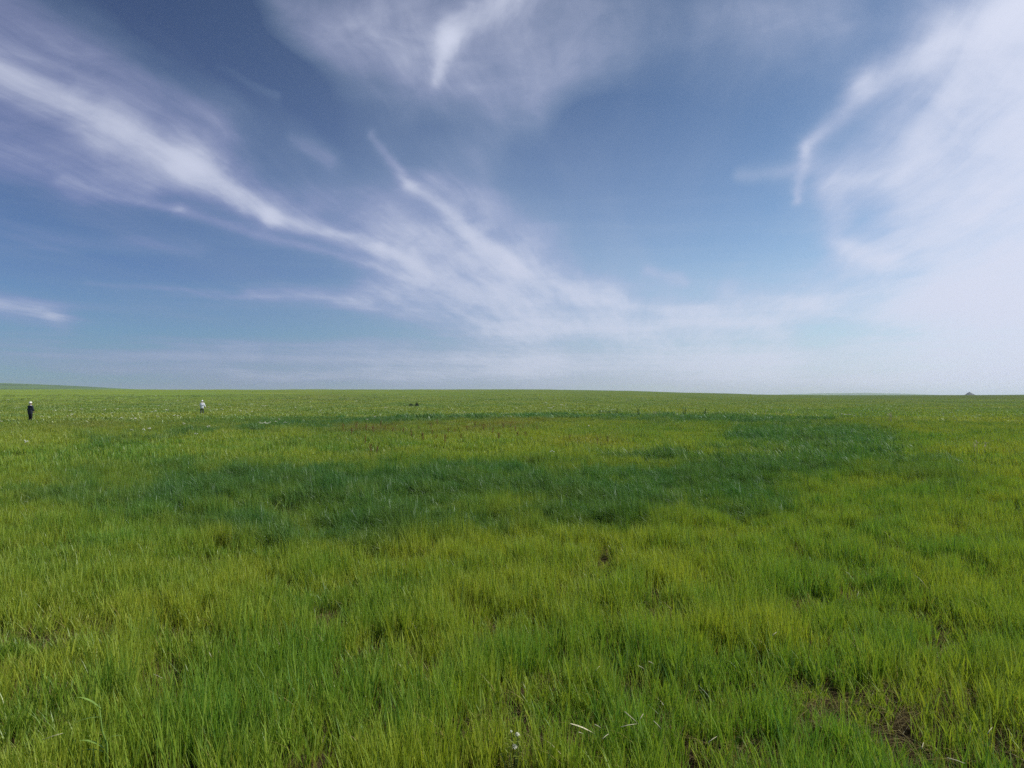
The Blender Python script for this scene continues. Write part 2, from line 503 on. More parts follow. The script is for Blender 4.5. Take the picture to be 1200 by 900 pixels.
# ------------------------------------------------------------------ ground
def build_ground():
    rad = np.concatenate([[0.0], np.linspace(.6, 60, 150), np.geomspace(61, 6000, 180)])
    # finer in front of the viewer, coarser behind
    ang = np.concatenate([np.linspace(-48, 48, 321), np.linspace(48, 312, 90)[1:-1]]) * math.pi / 180
    n = len(ang)
    rr, aa = np.meshgrid(rad[1:], ang, indexing='ij')
    x = np.concatenate([[0], (rr * np.sin(aa)).ravel()]); y = np.concatenate([[0], (rr * np.cos(aa)).ravel()])
    z = terrain(x, y)
    verts = np.stack([x, y, z], 1)
    i = np.arange(len(rad) - 2)[:, None]; k = np.arange(n)[None, :]; k2 = (k + 1) % n
    q = np.stack([1 + i * n + k, 1 + i * n + k2, 1 + (i + 1) * n + k2, 1 + (i + 1) * n + k], -1).reshape(-1, 4)
    tri = [(0, 1 + (j + 1) % n, 1 + j) for j in range(n)]
    faces = [tuple(f[::-1]) for f in q.tolist()] + tri
    r = np.hypot(x, y)
    front = np.where((y > 3), 1, 0)
    lu = lushness(x, y) * front; ru = rusty(x, y) * front
    o = mesh_obj('ground', verts.tolist(), faces, ground_material(), attrs={'lush': lu, 'rust': ru, 'far': sstep(7, 40, r)})
    me = o.data
    bm = bmesh.new(); bm.from_mesh(me); bmesh.ops.recalc_face_normals(bm, faces=bm.faces)
    bm.faces.ensure_lookup_table()
    if bm.faces[0].normal.z < 0: bmesh.ops.reverse_faces(bm, faces=bm.faces)
    bm.to_mesh(me); bm.free()
    tag(o, kind='structure')
    return o


build_ground()


def far_hill(name, dist, prof, depth, mat):
    """a low ridge beyond the crest: prof = [(px, py)] skyline as seen from the field"""
    xs = [p[0] for p in prof]; ys = [p[1] for p in prof]
    V, Fc = [], []
    pxs = np.linspace(xs[0], xs[-1], 90); nd = 14
    for j in range(nd + 1):
        tt = j / nd
        for px in pxs:
            d = dist + (tt - .5) * depth
            x = (px - 600) / F * dist
            yv = np.interp(px, xs, ys)
            top = EYE + (EYE_Y - yv) / F * dist
            base = -35.0
            prof_t = math.sin(math.pi * tt) ** .8
            V.append((x, d, base + (top - base) * prof_t + (float(fbm(x / 120, d / 120, 61, 3)) - .5) * 2 * prof_t * .6))
    m = len(pxs)
    for j in range(nd):
        for i in range(m - 1):
            Fc.append((j * m + i, j * m + i + 1, (j + 1) * m + i + 1, (j + 1) * m + i))
    o = mesh_obj(name, V, Fc, mat)
    tag(o, kind='structure')
    return o


HILL = simple_mat('far_grass', (.075, .140, .022), .95, .25, .01)
far_hill('hill', 1700, [(-900, 452), (-300, 446), (-60, 447.5), (0, 448.8), (60, 451), (100, 452.8), (150, 455.5), (190, 457.6), (300, 462), (420, 470)], 900, HILL)
far_hill('distant_ridge', 4300, [(780, 470), (860, 464.5), (920, 462.2), (960, 460.8), (1010, 460.4), (1050, 461.2), (1100, 463.4), (1160, 462.9), (1200, 462.3), (1300, 461), (1500, 460), (1800, 462)], 1800, HILL)
far_hill('far_swell', 3800, [(150, 464), (300, 459.5), (420, 457.9), (560, 458.6), (700, 461), (800, 466)], 1200, HILL)


# ------------------------------------------------------------------ grass
GM = grass_material()


def clump(nb, rad, h0, h1, w0, w1, seg, lean, bend, seed, straw=0, flat=False):
    rg = np.random.default_rng(seed)
    V, Fc, br, bh = [], [], [], []
    ntuft = max(3, nb // 9)
    tufts = [(rad * math.sqrt(rg.random()), rg.random() * 6.283) for _ in range(ntuft)]
    for b in range(nb):
        tr, ta = tufts[rg.integers(ntuft)]
        cx = tr * math.cos(ta) + rg.normal() * rad * .13; cy = tr * math.sin(ta) + rg.normal() * rad * .13
        h = h0 + (h1 - h0) * rg.random() ** .8
        w = w0 + (w1 - w0) * rg.random() ** 1.5
        if rg.random() < .06: w *= 1.9
        an = rg.random() * 6.283
        # direction of bending: outwards at random plus the wind from the right
        bx = math.cos(an) * .55 - lean; by = math.sin(an) * .55
        bl = bend * (.4 + rg.random() * 1.1)
        tx = math.cos(an) * .16 * rg.random() - lean * .45 * rg.random(); ty = math.sin(an) * .16 * rg.random()
        fa = rg.random() * 3.14159
        sx, sy = math.cos(fa), math.sin(fa)
        rv = rg.random() * .97; b0 = len(V)
        if b < straw or flat:                          # dead blades: thin, low, bent right over
            rv = .99; h *= rg.uniform(.5, 1.0); w *= .6; bl *= 1.6; bx = math.cos(an) * 1.1; by = math.sin(an) * 1.1
        if flat: tx, ty = math.cos(an) * 1.5, math.sin(an) * 1.5
        for i in range(seg + 1):
            t = i / seg
            ox = cx + (tx * t + bx * bl * t ** 2.2) * h; oy = cy + (ty * t + by * bl * t ** 2.2) * h
            oz = h * (t - .28 * bl * (bx * bx + by * by) * t ** 3) if not flat else .015 + h * .25 * math.sin(3 * t) * rv
            ww = w * (1 - t ** 2.2 * .96) * (.75 + .5 * min(1, t * 2.5)) * .5
            if i == seg:
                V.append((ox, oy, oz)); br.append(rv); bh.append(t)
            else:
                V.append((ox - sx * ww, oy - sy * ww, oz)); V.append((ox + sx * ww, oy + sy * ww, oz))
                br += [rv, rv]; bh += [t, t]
        for i in range(seg - 1):
            a = b0 + 2 * i
            Fc.append((a, a + 1, a + 3, a + 2))
        a = b0 + 2 * (seg - 1)
        Fc.append((a, a + 1, a + 2))
    return mesh_obj('grass_clump', V, Fc, GM, link=False, attrs={'blade_rand': br, 'blade_h': bh})


def scatter(name, pts, rot, scl, idx, attrs, sources, label):
    me = bpy.data.meshes.new(name); me.vertices.add(len(pts))
    me.vertices.foreach_set('co', np.asarray(pts, np.float32).ravel())
    for k, a in attrs.items():
        at = me.attributes.new(k, 'FLOAT', 'POINT'); at.data.foreach_set('value', np.asarray(a, np.float32))
    at = me.attributes.new('rot', 'FLOAT_VECTOR', 'POINT'); at.data.foreach_set('vector', np.asarray(rot, np.float32).ravel())
    at = me.attributes.new('scl', 'FLOAT_VECTOR', 'POINT'); at.data.foreach_set('vector', np.asarray(scl, np.float32).ravel())
    at = me.attributes.new('idx', 'INT', 'POINT'); at.data.foreach_set('value', np.asarray(idx, np.int32))
    me.materials.append(GM)
    o = bpy.data.objects.new(name, me); COL.objects.link(o)
    g = bpy.data.node_groups.new('scatter_' + name, 'GeometryNodeTree')
    g.interface.new_socket('Geometry', in_out='INPUT', socket_type='NodeSocketGeometry')
    g.interface.new_socket('Geometry', in_out='OUTPUT', socket_type='NodeSocketGeometry')
    gi = g.nodes.new('NodeGroupInput'); go = g.nodes.new('NodeGroupOutput')
    m2p = g.nodes.new('GeometryNodeMeshToPoints'); g.links.new(gi.outputs[0], m2p.inputs[0])
    iop = g.nodes.new('GeometryNodeInstanceOnPoints'); g.links.new(m2p.outputs[0], iop.inputs['Points'])
    jn = g.nodes.new('GeometryNodeJoinGeometry')
    for s in reversed(sources):
        oi = g.nodes.new('GeometryNodeObjectInfo'); oi.inputs['Object'].default_value = s
        oi.inputs['As Instance'].default_value = True
        g.links.new(oi.outputs['Geometry'], jn.inputs[0])
    g.links.new(jn.outputs[0], iop.inputs['Instance'])
    iop.inputs['Pick Instance'].default_value = True
    for nm, ty, sk in (('idx', 'INT', 'Instance Index'), ('rot', 'FLOAT_VECTOR', 'Rotation'), ('scl', 'FLOAT_VECTOR', 'Scale')):
        na = g.nodes.new('GeometryNodeInputNamedAttribute'); na.data_type = ty; na.inputs[0].default_value = nm
        g.links.new(na.outputs[0], iop.inputs[sk])
    g.links.new(iop.outputs[0], go.inputs[0])
    md = o.modifiers.new('scatter', 'NODES'); md.node_group = g
    tag(o, label, 'grass', kind='stuff')
    return o


def wedge(r0, r1, half, n, power=1.0):
    """n random points in a ring sector round the view direction"""
    u = RNG.random(n); r = np.sqrt(r0 ** 2 + (r1 ** 2 - r0 ** 2) * u) if power == 1 else r0 * (r1 / r0) ** u
    a = (RNG.random(n) * 2 - 1) * half
    return r * np.sin(a), r * np.cos(a), r


def place(name, x, y, r, sources, label, hs=1.0, ws=1.0, thin=True, patch=1.6, litter=None):
    lu = lushness(x, y); ru = rusty(x, y)
    bare = fbm(x / .24, y / .34, 71, 2) * .90 + fbm(x / 2.3, y / 2.3, 75, 3) * .10
    keep = np.ones(len(x), bool)
    for cx, cy, cr in CLEAR:
        keep &= np.hypot(x - cx, y - cy) > cr
    if thin:
        pr = sstep(.30, .56, bare + lu * .15)
        keep &= RNG.random(len(x)) < (.38 + .62 * pr)
    if litter is not None:                             # dead thatch lying in the gaps
        g_ = (~keep) & (r < 14) & (RNG.random(len(x)) < .8)
        gx, gy = x[g_], y[g_]; m_ = len(gx)
        scatter('dead_thatch', np.stack([gx, gy, terrain(gx, gy) + .004], 1), np.stack([np.zeros(m_), np.zeros(m_), RNG.random(m_) * 6.28], 1),
                np.full((m_, 3), 1.0) * (.8 + .7 * RNG.random(m_))[:, None], RNG.integers(0, len(litter), m_),
                {'lush': np.zeros(m_), 'tint': np.zeros(m_), 'rust': RNG.random(m_), 'near_bright': np.zeros(m_)}, litter, 'pale dead grass lying in the gaps of the near meadow')
    x, y, r, lu, ru, bare = (q[keep] for q in (x, y, r, lu, ru, bare))
    n = len(x)
    tn = fbm(x / patch, y / patch, 81, 4); big = fbm(x / 9, y / 22, 85, 3)
    sm = fbm(x / (patch * .35), y / (patch * .35), 88, 2)
    tint = np.clip((tn - .5) * 1.0 + (sm - .5) * 1.2 + (big - .5) * .9 + .30 + .22 * sstep(4.5, 8, r) + RNG.normal(0, .10, n), 0, 1)
    hn = fbm(x / .9, y / .9, 91, 3)
    hgt = (.42 + .90 * hn) * (1 + (.2 + 1.0 * fbm(x / 1.1, y / 1.1, 95, 2)) * lu) * hs * (1 + RNG.normal(0, .10, n)) * (.68 + .58 * sstep(.32, .66, bare))
    rot = np.zeros((n, 3)); rot[:, 2] = RNG.normal(0, .9, n) * (1 - .5 * np.clip(lu * 1.5, 0, 1))
    lo = sstep(.25, .8, lu)
    rot[:, 1] = -(.0 + .13 * lo) + RNG.normal(0, .05, n); rot[:, 0] = RNG.normal(0, .06, n)
    scl = np.stack([ws * (1 + .2 * RNG.random(n)), ws * (1 + .2 * RNG.random(n)), hgt], 1)
    near_lift = 1 - sstep(22, 75, r)  # painted brightness for near clumps, making up for heavier shading there
    z = terrain(x, y) - .01
    pick = np.where(RNG.random(n) < lo * .9, len(sources) // 2, 0) + RNG.integers(0, len(sources) // 2, n)
    return scatter(name, np.stack([x, y, z], 1), rot, scl, pick, {'lush': lu, 'tint': tint, 'rust': ru, 'near_bright': near_lift}, sources, label)


CLEAR = []
_c = on_ground(602, 925); CLEAR += [(_c.x, _c.y, .16), (_c.x, _c.y - .22, .14)]
near = [clump(58, .125, .09, .31, .0030, .0080, 4, .07, .26, 100 + i, straw=3) for i in range(7)] + \
       [clump(66, .14, .13, .27, .0035, .0075, 5, .35, 1.1, 200 + i) for i in range(7)]
mid = [clump(70, .42, .13, .34, .010, .019, 3, .14, .3, 300 + i) for i in range(5)] + \
      [clump(70, .42, .18, .34, .009, .017, 4, .4, 1.0, 400 + i) for i in range(5)]
farc = [clump(110, 1.5, .14, .36, .035, .07, 2, .3, .4, 500 + i) for i in range(4)] + \
       [clump(110, 1.5, .20, .38, .04, .08, 2, .6, .7, 600 + i) for i in range(4)]

x, y, r = wedge(2.2, 13, R(47), 9500); x2, y2, r2 = wedge(12, 26, R(44), 15000)
place('meadow_grass', np.r_[x, x2], np.r_[y, y2], np.r_[r, r2], near, 'green grass blades of the near meadow with dark gaps between the tufts',
      litter=[clump(26, .14, .08, .2, .002, .004, 3, 0, .3, 700 + i, flat=True) for i in range(3)])
x, y, r = wedge(23, 75, R(42), 19000)
place('sward', x, y, r, mid, 'green and blue green sward of the middle field', hs=1.0, patch=4)
x, y, r = wedge(70, 420, R(41), 16000, power=0)
place('distant_grass', x, y, r, farc, 'yellow green grass of the far field', thin=False, patch=22, hs=.8)


# ------------------------------------------------------------------ people
def skinned(name, nodes, edges, mat, parent=None, sub=2):
    """nodes = [(x,y,z,rx,ry)]; one continuous surface grown round the skeleton"""
    me = bpy.data.meshes.new(name + '_skeleton')
    me.from_pydata([n[:3] for n in nodes], edges, [])
    o = bpy.data.objects.new(name, me); COL.objects.link(o)
    o.modifiers.new('skin', 'SKIN'); sm = o.modifiers.new('sub', 'SUBSURF'); sm.levels = sub; sm.render_levels = sub
    if not me.skin_vertices:
        bm = bmesh.new(); bm.from_mesh(me); bm.verts.layers.skin.verify(); bm.to_mesh(me); bm.free()
    for i, n in enumerate(nodes):
        sv = me.skin_vertices[0].data[i]; sv.radius = (n[3], n[4]); sv.use_root = (i == 0)
    dg = bpy.context.evaluated_depsgraph_get(); ev = o.evaluated_get(dg)
    m2 = bpy.data.meshes.new_from_object(ev)
    o.modifiers.clear(); o.data = m2; m2.name = name
    m2.materials.clear(); m2.materials.append(mat)
    m2.polygons.foreach_set('use_smooth', [True] * len(m2.polygons))
    bpy.data.meshes.remove(me)
    if parent: o.parent = parent
    return o


def hand(nodes, edges, wrist, wpos, d, side):
    """palm, four unequal fingers and a thumb leaving the side, slightly curled"""
    d = Vector(d).normalized(); acr = Vector((0, 1, 0)).cross(d).normalized() * side; pn = d.cross(acr)
    p0 = Vector(wpos) + d * .05
    nodes.append((*p0, .026, .018)); palm = len(nodes) - 1; edges.append((wrist, palm))
    for k, L in enumerate((.070, .080, .075, .058)):
        b = p0 + d * .035 + acr * (.030 - .020 * k)
        m = b + d * L * .5 + pn * .006; e = b + d * L * .95 + pn * .022
        i = len(nodes); nodes += [(*b, .010, .010), (*m, .009, .009), (*e, .007, .007)]
        edges += [(palm, i), (i, i + 1), (i + 1, i + 2)]
    b = p0 + acr * .03; m = b + acr * .022 + d * .025; e = m + d * .03 + pn * .012
    i = len(nodes); nodes += [(*b, .012, .012), (*m, .010, .010), (*e, .008, .008)]
    edges += [(palm, i), (i, i + 1), (i + 1, i + 2)]


SKIN = simple_mat('skin', (.42, .24, .16), .6, .06)
HAIR = simple_mat('hair', (.012, .010, .009), .6, .3)
EYES = simple_mat('eye', (.05, .04, .035), .3, .1)


def person(loc, rz, elbows, wrists, knees, feet, cloth, label, group, scale=1.0, lean=0.0, brim=.04, hem=.80):
    root = empty('person', loc, rz); root.scale = (scale,) * 3
    tag(root, label, 'person', group)
    L = lambda z: lean * max(0, z - .95)                       # forward lean of the trunk
    N = [(0, 0, .95, .15, .115), (0, L(1.12), 1.12, .135, .10), (0, L(1.3), 1.30, .16, .11), (0, L(1.42), 1.42, .12, .085),
         (0, L(1.49) + .01, 1.49, .055, .055), (0, L(1.56) + .02, 1.56, .068, .08), (0, L(1.65) + .025, 1.65, .080, .098), (0, L(1.71) + .01, 1.715, .055, .07)]
    E = [(i, i + 1) for i in range(7)]
    # nose, ears
    N += [(0, L(1.63) + .125, 1.625, .014, .014), (.083, L(1.63) + .02, 1.635, .014, .022), (-.083, L(1.63) + .02, 1.635, .014, .022)]
    E += [(6, 8), (6, 9), (6, 10)]
    arms, legs = [], []
    for sx, el, wr in ((1, *[q[0] for q in (elbows, wrists)]), (-1, *[q[1] for q in (elbows, wrists)])):
        i = len(N); sh = (sx * .185, L(1.40), 1.405)
        N += [(*sh, .058, .058), (*el, .043, .043), (*wr, .028, .026)]
        E += [(3, i), (i, i + 1), (i + 1, i + 2)]
        d = Vector(wr) - Vector(el); arms.append((sh, el, wr)); hand(N, E, i + 2, wr, d, -sx)
    for sx, kn, ft in ((1, knees[0], feet[0]), (-1, knees[1], feet[1])):
        i = len(N)
        N += [(sx * .095, 0, .86, .092, .092), (*kn, .058, .058), (*ft, .040, .042), (ft[0], ft[1] + .13, max(.03, ft[2] - .06), .042, .028)]
        E += [(0, i), (i, i + 1), (i + 1, i + 2), (i + 2, i + 3)]
        legs.append(((sx * .095, 0, .86), kn, ft))
    skinned('body', N, E, SKIN, root)
    top_c, leg_c, hat_c, shoe_c = cloth
    # jacket or shirt with sleeves
    N = [(0, L(1.0), 1.0, .22, .17), (0, L(1.15), 1.15, .205, .155), (0, L(1.3), 1.30, .205, .14), (0, L(1.42), 1.425, .13, .10), (0, L(1.48), 1.485, .068, .068), (0, -.01, hem, .185, .15)]
    E = [(0, 1), (1, 2), (2, 3), (3, 4), (0, 5)]
    for sh, el, wr in arms:
        i = len(N); mid_ = Vector(el).lerp(Vector(wr), .88)
        N += [(*sh, .085, .085), (*el, .072, .072), (*mid_, .056, .056)]; E += [(3, i), (i, i + 1), (i + 1, i + 2)]
    skinned('jacket' if top_c is NAVY else 'shirt', N, E, top_c, root)
    N = [(0, 0, .96, .165, .125)]; E = []
    for hp, kn, ft in legs:
        i = len(N); a = Vector(kn).lerp(Vector(ft), .9)
        N += [(hp[0], hp[1], hp[2] - .02, .105, .105), (*kn, .078, .078), (*a, .066, .070)]; E += [(0, i), (i, i + 1), (i + 1, i + 2)]
    skinned('trousers', N, E, leg_c, root)
    for hp, kn, ft in legs:
        m = MB(); m.tube([(ft[0], ft[1] - .07, .05), (ft[0], ft[1], .055), (ft[0], ft[1] + .10, .045), (ft[0], ft[1] + .19, .03)], [.035, .052, .048, .022], 8)
        m.build('shoe', shoe_c, root)
    hy = L(1.66)
    m = MB(); m.ball((0, hy - .005, 1.66), .100, 14, 8, (.90, 1.0, .86)); 
    m.v = [v if v.y < hy + .035 or v.z > 1.70 else Vector((v.x, hy + .035, v.z)) for v in m.v]
    m.build('hair', HAIR, root)
    m = MB(); rs = [(.112, 1.675), (.108, 1.72), (.090, 1.765), (.045, 1.785), (.0, 1.788)]
    n = 20; prof = [(.112 + brim, 1.663), (.114 + brim, 1.668)] + rs
    for r_, z_ in prof:
        for k in range(n):
            an = 2 * math.pi * k / n
            m.v.append(Vector((r_ * math.cos(an) * .92, hy + .012 + r_ * math.sin(an), z_ + .01 * math.cos(2 * an) * (r_ > .115))))
    for i in range(len(prof) - 1):
        for k in range(n):
            m.f.append((i * n + k, i * n + (k + 1) % n, (i + 1) * n + (k + 1) % n, (i + 1) * n + k))
    m.build('hat', hat_c, root)
    for sx in (1, -1):
        m = MB(); m.ball((sx * .033, hy + .112, 1.652), .012, 8, 6); m.build('eye', EYES, root)
    return root


NAVY = simple_mat('navy_jacket', (.018, .022, .040), .8, .25, 14)
BLACK = simple_mat('dark_trousers', (.010, .010, .012), .85, .3, 14)
WHITE = simple_mat('white_cloth', (.74, .74, .78), .8, .06, 14)
CREAM = simple_mat('pale_cap', (.78, .77, .70), .75, .05, 14)
GREYT = simple_mat('grey_trousers', (.035, .035, .045), .85, .3, 14)
SHOE = simple_mat('shoe_leather', (.03, .025, .02), .6, .2)

p = on_ground(35.3, 496.5); P1 = person(p, R(-16), [(.215, .05, 1.14), (-.225, .05, 1.14)], [(.15, .20, .98), (-.16, .20, .98)],
    [(.10, .02, .49), (-.10, .04, .49)], [(.10, -.03, .09), (-.115, .02, .09)], (NAVY, BLACK, CREAM, SHOE),
    'person in a long navy jacket and pale cap standing near the left edge', None, scale=.99, brim=.035, hem=.74)
sc_ = MB(); sc_.tube([(.07, -.10, 1.50), (.13, -.04, 1.48), (.19, .02, 1.40), (.205, .04, 1.30)], [.022, .030, .030, .016], 8)
sc_.build('scarf', WHITE, P1)
p = on_ground(236.6, 486.5); P2 = person(p, R(8), [(.30, .02, 1.14), (-.24, .10, 1.15)], [(.40, .07, .93), (-.25, .24, 1.0)],
    [(.11, .10, .49), (-.10, -.02, .49)], [(.13, .08, .09), (-.10, -.16, .12)], (WHITE, GREYT, WHITE, SHOE),
    'person in loose white shirt, white hat and dark trousers walking away among white flowers', None, scale=1.03, lean=.12, brim=.05, hem=.76)

# ------------------------------------------------------------------ flowers and weeds
STEM = simple_mat('stem_green', (.10, .16, .04), .7, .25, 40, .25)
LEAFM = simple_mat('weed_leaf', (.045, .12, .045), .6, .3, 20, .3)
PETAL = simple_mat('white_petals', (.74, .74, .60), .8, .08, 60, .25)
YELLOWG = simple_mat('yellow_green_leaf', (.22, .26, .04), .7, .25, 60, .3)
RUSTM = simple_mat('rusty_seed_stalk', (.17, .085, .028), .8, .3, 40)
STRAW = simple_mat('dry_straw', (.50, .46, .31), .7, .15, 60)
PALE = simple_mat('pale_seed_head', (.42, .40, .26), .8, .2, 40, .2)
DARKL = simple_mat('dark_shrub_leaf', (.020, .042, .012), .7, .35, 6, .15)
WOOD = simple_mat('shrub_wood', (.05, .035, .02), .85, .3, 20)
ROCK = simple_mat('grey_rock', (.060, .058, .055), .95, .3, .15)


def flower_clump(seed, name='flower_clump', heads=4, spread=.16, hr=.060, height=.50):
    rg = random.Random(seed)
    root = empty(name, (0, 0, 0))
    st = MB()
    for i in range(heads):
        an = rg.random() * 6.28; rr = spread * math.sqrt(rg.random())
        top = Vector((rr * math.cos(an), rr * math.sin(an), height * rg.uniform(.85, 1.1)))
        st.tube([(top.x * .1, top.y * .1, 0), (top.x * .6, top.y * .6, top.z * .5), top], [.006, .004, .003], 4, False)
        hd = MB()
        for k in range(8):
            a2 = k * 2.4; r2 = hr * math.sqrt(k / 8)
            q = top + Vector((r2 * math.cos(a2), r2 * math.sin(a2), .012 - r2 * .25))
            hd.ball(q, hr * .46, 6, 4, (1, 1, .7))
        hd.build('flower_head', PETAL, root)
        st.leaf(top * .3, (rg.uniform(-1, 1), rg.uniform(-1, 1), .5), .10, .018, .4, 3)
    st.build('stem', STEM, root)
    return root


def top_at(px, py, h):
    return on_ground(px, py, h)


FL = [(20, 477), (75, 480), (83, 480.5), (95, 479), (108.5, 479.5), (122, 480), (79, 486), (84, 485), (131, 483), (137, 479), (120, 484),
      (164, 482.5), (178, 482), (182, 481.5), (185, 486.5), (142, 488.5), (154, 489), (158.5, 489.5), (154.5, 501), (168.5, 501), (175, 499.5),
      (75, 459.4), (110, 462), (104, 460), (71, 467.5), (182.5, 463.5), (186, 475), (196, 480.5), (49, 486.5), (1, 492), (65, 480.5), (31, 514),
      (229, 475), (245, 477), (246, 480), (258, 474), (253.5, 479.5), (260, 479.5), (269, 476), (281.5, 481), (289, 482.5), (295, 482),
      (294, 474), (308.5, 476), (312, 475.5), (204, 486), (208, 486), (244, 498), (229.5, 505), (363, 471.5), (346, 477.5), (375.5, 480.5),
      (388, 462), (273, 459.2), (423, 471.5), (417, 470.5), (402, 463), (472.5, 465), (430, 490), (439, 487.5), (544, 482.5), (605, 478),
      (621.5, 476), (639, 472.5), (646.5, 478), (648.5, 476.5), (644, 478), (658, 475), (662, 475), (702.5, 476), (728, 469.5), (734, 469.5),
      (736.5, 469), (639, 461.5), (690, 496.5), (718, 480), (646.7, 524), (947, 487), (912, 470), (886, 473.5), (1001, 486), (1069, 467.5),
      (1105, 484), (216, 495), (323, 492), (327, 490), (334, 493), (10, 469), (140, 466), (208, 470), (333, 468), (452, 478), (570, 470)]
protos = [flower_clump(40 + i, heads=3 + i % 2) for i in range(4)]
used = set()
for i, (px, py) in enumerate(FL):
    loc = top_at(px, py, .5); dist = loc.y
    s = min(1.9, max(.4, dist / 95)) * (.8 + .4 * random.random()); k = i % 4
    if i in (0, 1, 2, 3):
        o = protos[i]; o.location = loc; o.scale = (s, s, 1 + .3 * (s - 1))
    else:
        o = copy_tree(protos[k], loc, i * 1.7); o.scale = (s, s, 1 + .3 * (s - 1))
    tag(o, 'small clump of white wildflowers dotted in the yellow green field', 'flower', 'white flower clumps dotted across the far field')
for px, py in [(305.5, 494), (309, 493.8), (312, 494.1), (315, 493.8)]:
    o = copy_tree(protos[1], top_at(px, py, .5), px, .85)
    tag(o, 'cream flower clump in the tight bright row right of the white shirted person', 'flower', 'tight row of cream flowers')
for px, py in [(986.5, 485), (989.5, 485.4), (994, 485.5)]:
    o = copy_tree(protos[2], top_at(px, py, .5), px, 1.1)
    tag(o, 'cream flower clump in the short pale row in front of the right horizon', 'flower', 'short row of cream flowers on the right')

# the flowering plant in the near grass
loc = on_ground(602, 925); root = empty('flowering_plant', loc)
tag(root, 'small plant with white flower heads and fine yellow green leaves in the nearest grass', 'flower')
m = MB(); lf = MB(); rg = random.Random(5)
heads = [((599, 857), .006), ((606.5, 860.5), .010), ((603, 875), .013)]
for (px, py), r_ in heads:
    d = ray(px, py); t_ = loc.y / d.y; q = Vector((0, 0, EYE)) + d * t_ - loc
    m.tube([(0, 0, 0), q * .55 + Vector((.01, .01, 0)), q], [.004, .003, .002], 6, False)
    h = MB(); h.ball(q, r_ * .45, 8, 5)
    for k in range(26):
        a = k * 2.4; e_ = 1 - 2 * (k + .5) / 34
        d3 = Vector((math.cos(a) * math.sqrt(1 - e_ * e_), math.sin(a) * math.sqrt(1 - e_ * e_), e_))
        h.leaf(q + d3 * r_ * .3, d3, r_ * .95, r_ * .6, .15, 3)
    h.build('flower_head', PETAL, root)
for k in range(130):
    z_ = rg.uniform(.08, .26); q = Vector((rg.gauss(0, .035), rg.gauss(0, .03), z_))
    lf.leaf(q, (rg.uniform(-1, 1), rg.uniform(-1, 1), rg.uniform(0, 1.2)), rg.uniform(.02, .045), .006, .2, 2)
for k in range(6):
    q = Vector((rg.gauss(0, .03), rg.gauss(0, .03), rg.uniform(.18, .26))); m.tube([(0, 0, 0), q * .5, q], [.003, .002, .0015], 5, False)
m.build('stem', STEM, root); lf.build('foliage', YELLOWG, root)

# rusty dock stalks inside the ring
def dock(seed):
    rg = random.Random(seed); root = empty('dock_plant', (0, 0, 0)); st, lf = MB(), MB()
    for i in range(2):
        sd_ = MB()
        an = rg.random() * 6.28; H = rg.uniform(.5, .75)
        top = Vector((math.cos(an) * .10 * i, math.sin(an) * .10 * i, H))
        st.tube([(0, 0, 0), top * .5, top], [.009, .007, .004], 5, False)
        for k in range(16):
            q = top * (.48 + .52 * k / 16); sd_.ball(q + Vector((rg.gauss(0, .022), rg.gauss(0, .022), 0)), rg.uniform(.009, .017), 5, 4, (1, 1, 1.5))
        sd_.build('seed_head', RUSTM, root)
    for k in range(5):
        lf.leaf((0, 0, .03), (rg.uniform(-1, 1), rg.uniform(-1, 1), .9), .26, .05, .5)
    st.build('stem', RUSTM, root); lf.build('leaf', LEAFM, root)
    return root
DK = [(402, 505), (417, 503.5), (429, 506), (437.5, 507), (460, 506), (472.5, 507), (490, 504), (505.5, 502), (513, 498), (507, 508),
      (525, 507), (510, 516), (533, 508), (428, 521), (435, 531), (441.5, 531), (452, 503), (482, 511), (548, 504), (556, 501), (566, 505),
      (577, 508), (590, 502), (599, 500), (604, 506), (613, 503), (521, 520), (496, 516), (446, 500), (412, 510), (606, 512), (630, 506),
      (616, 511), (585, 515), (540, 514), (667, 514), (700, 520), (712, 518)]
dp = [dock(70 + i) for i in range(3)]
for i, (px, py) in enumerate(DK):
    loc = on_ground(px, py + 2, .1)
    if i < 3: o = dp[i]; o.location = loc
    else: o = copy_tree(dp[i % 3], loc, i * 1.3, .6 + .35 * random.random())
    tag(o, 'thin rusty brown dock stalk among the grass inside the ring', 'weed', 'rusty dock stalks in the middle field')

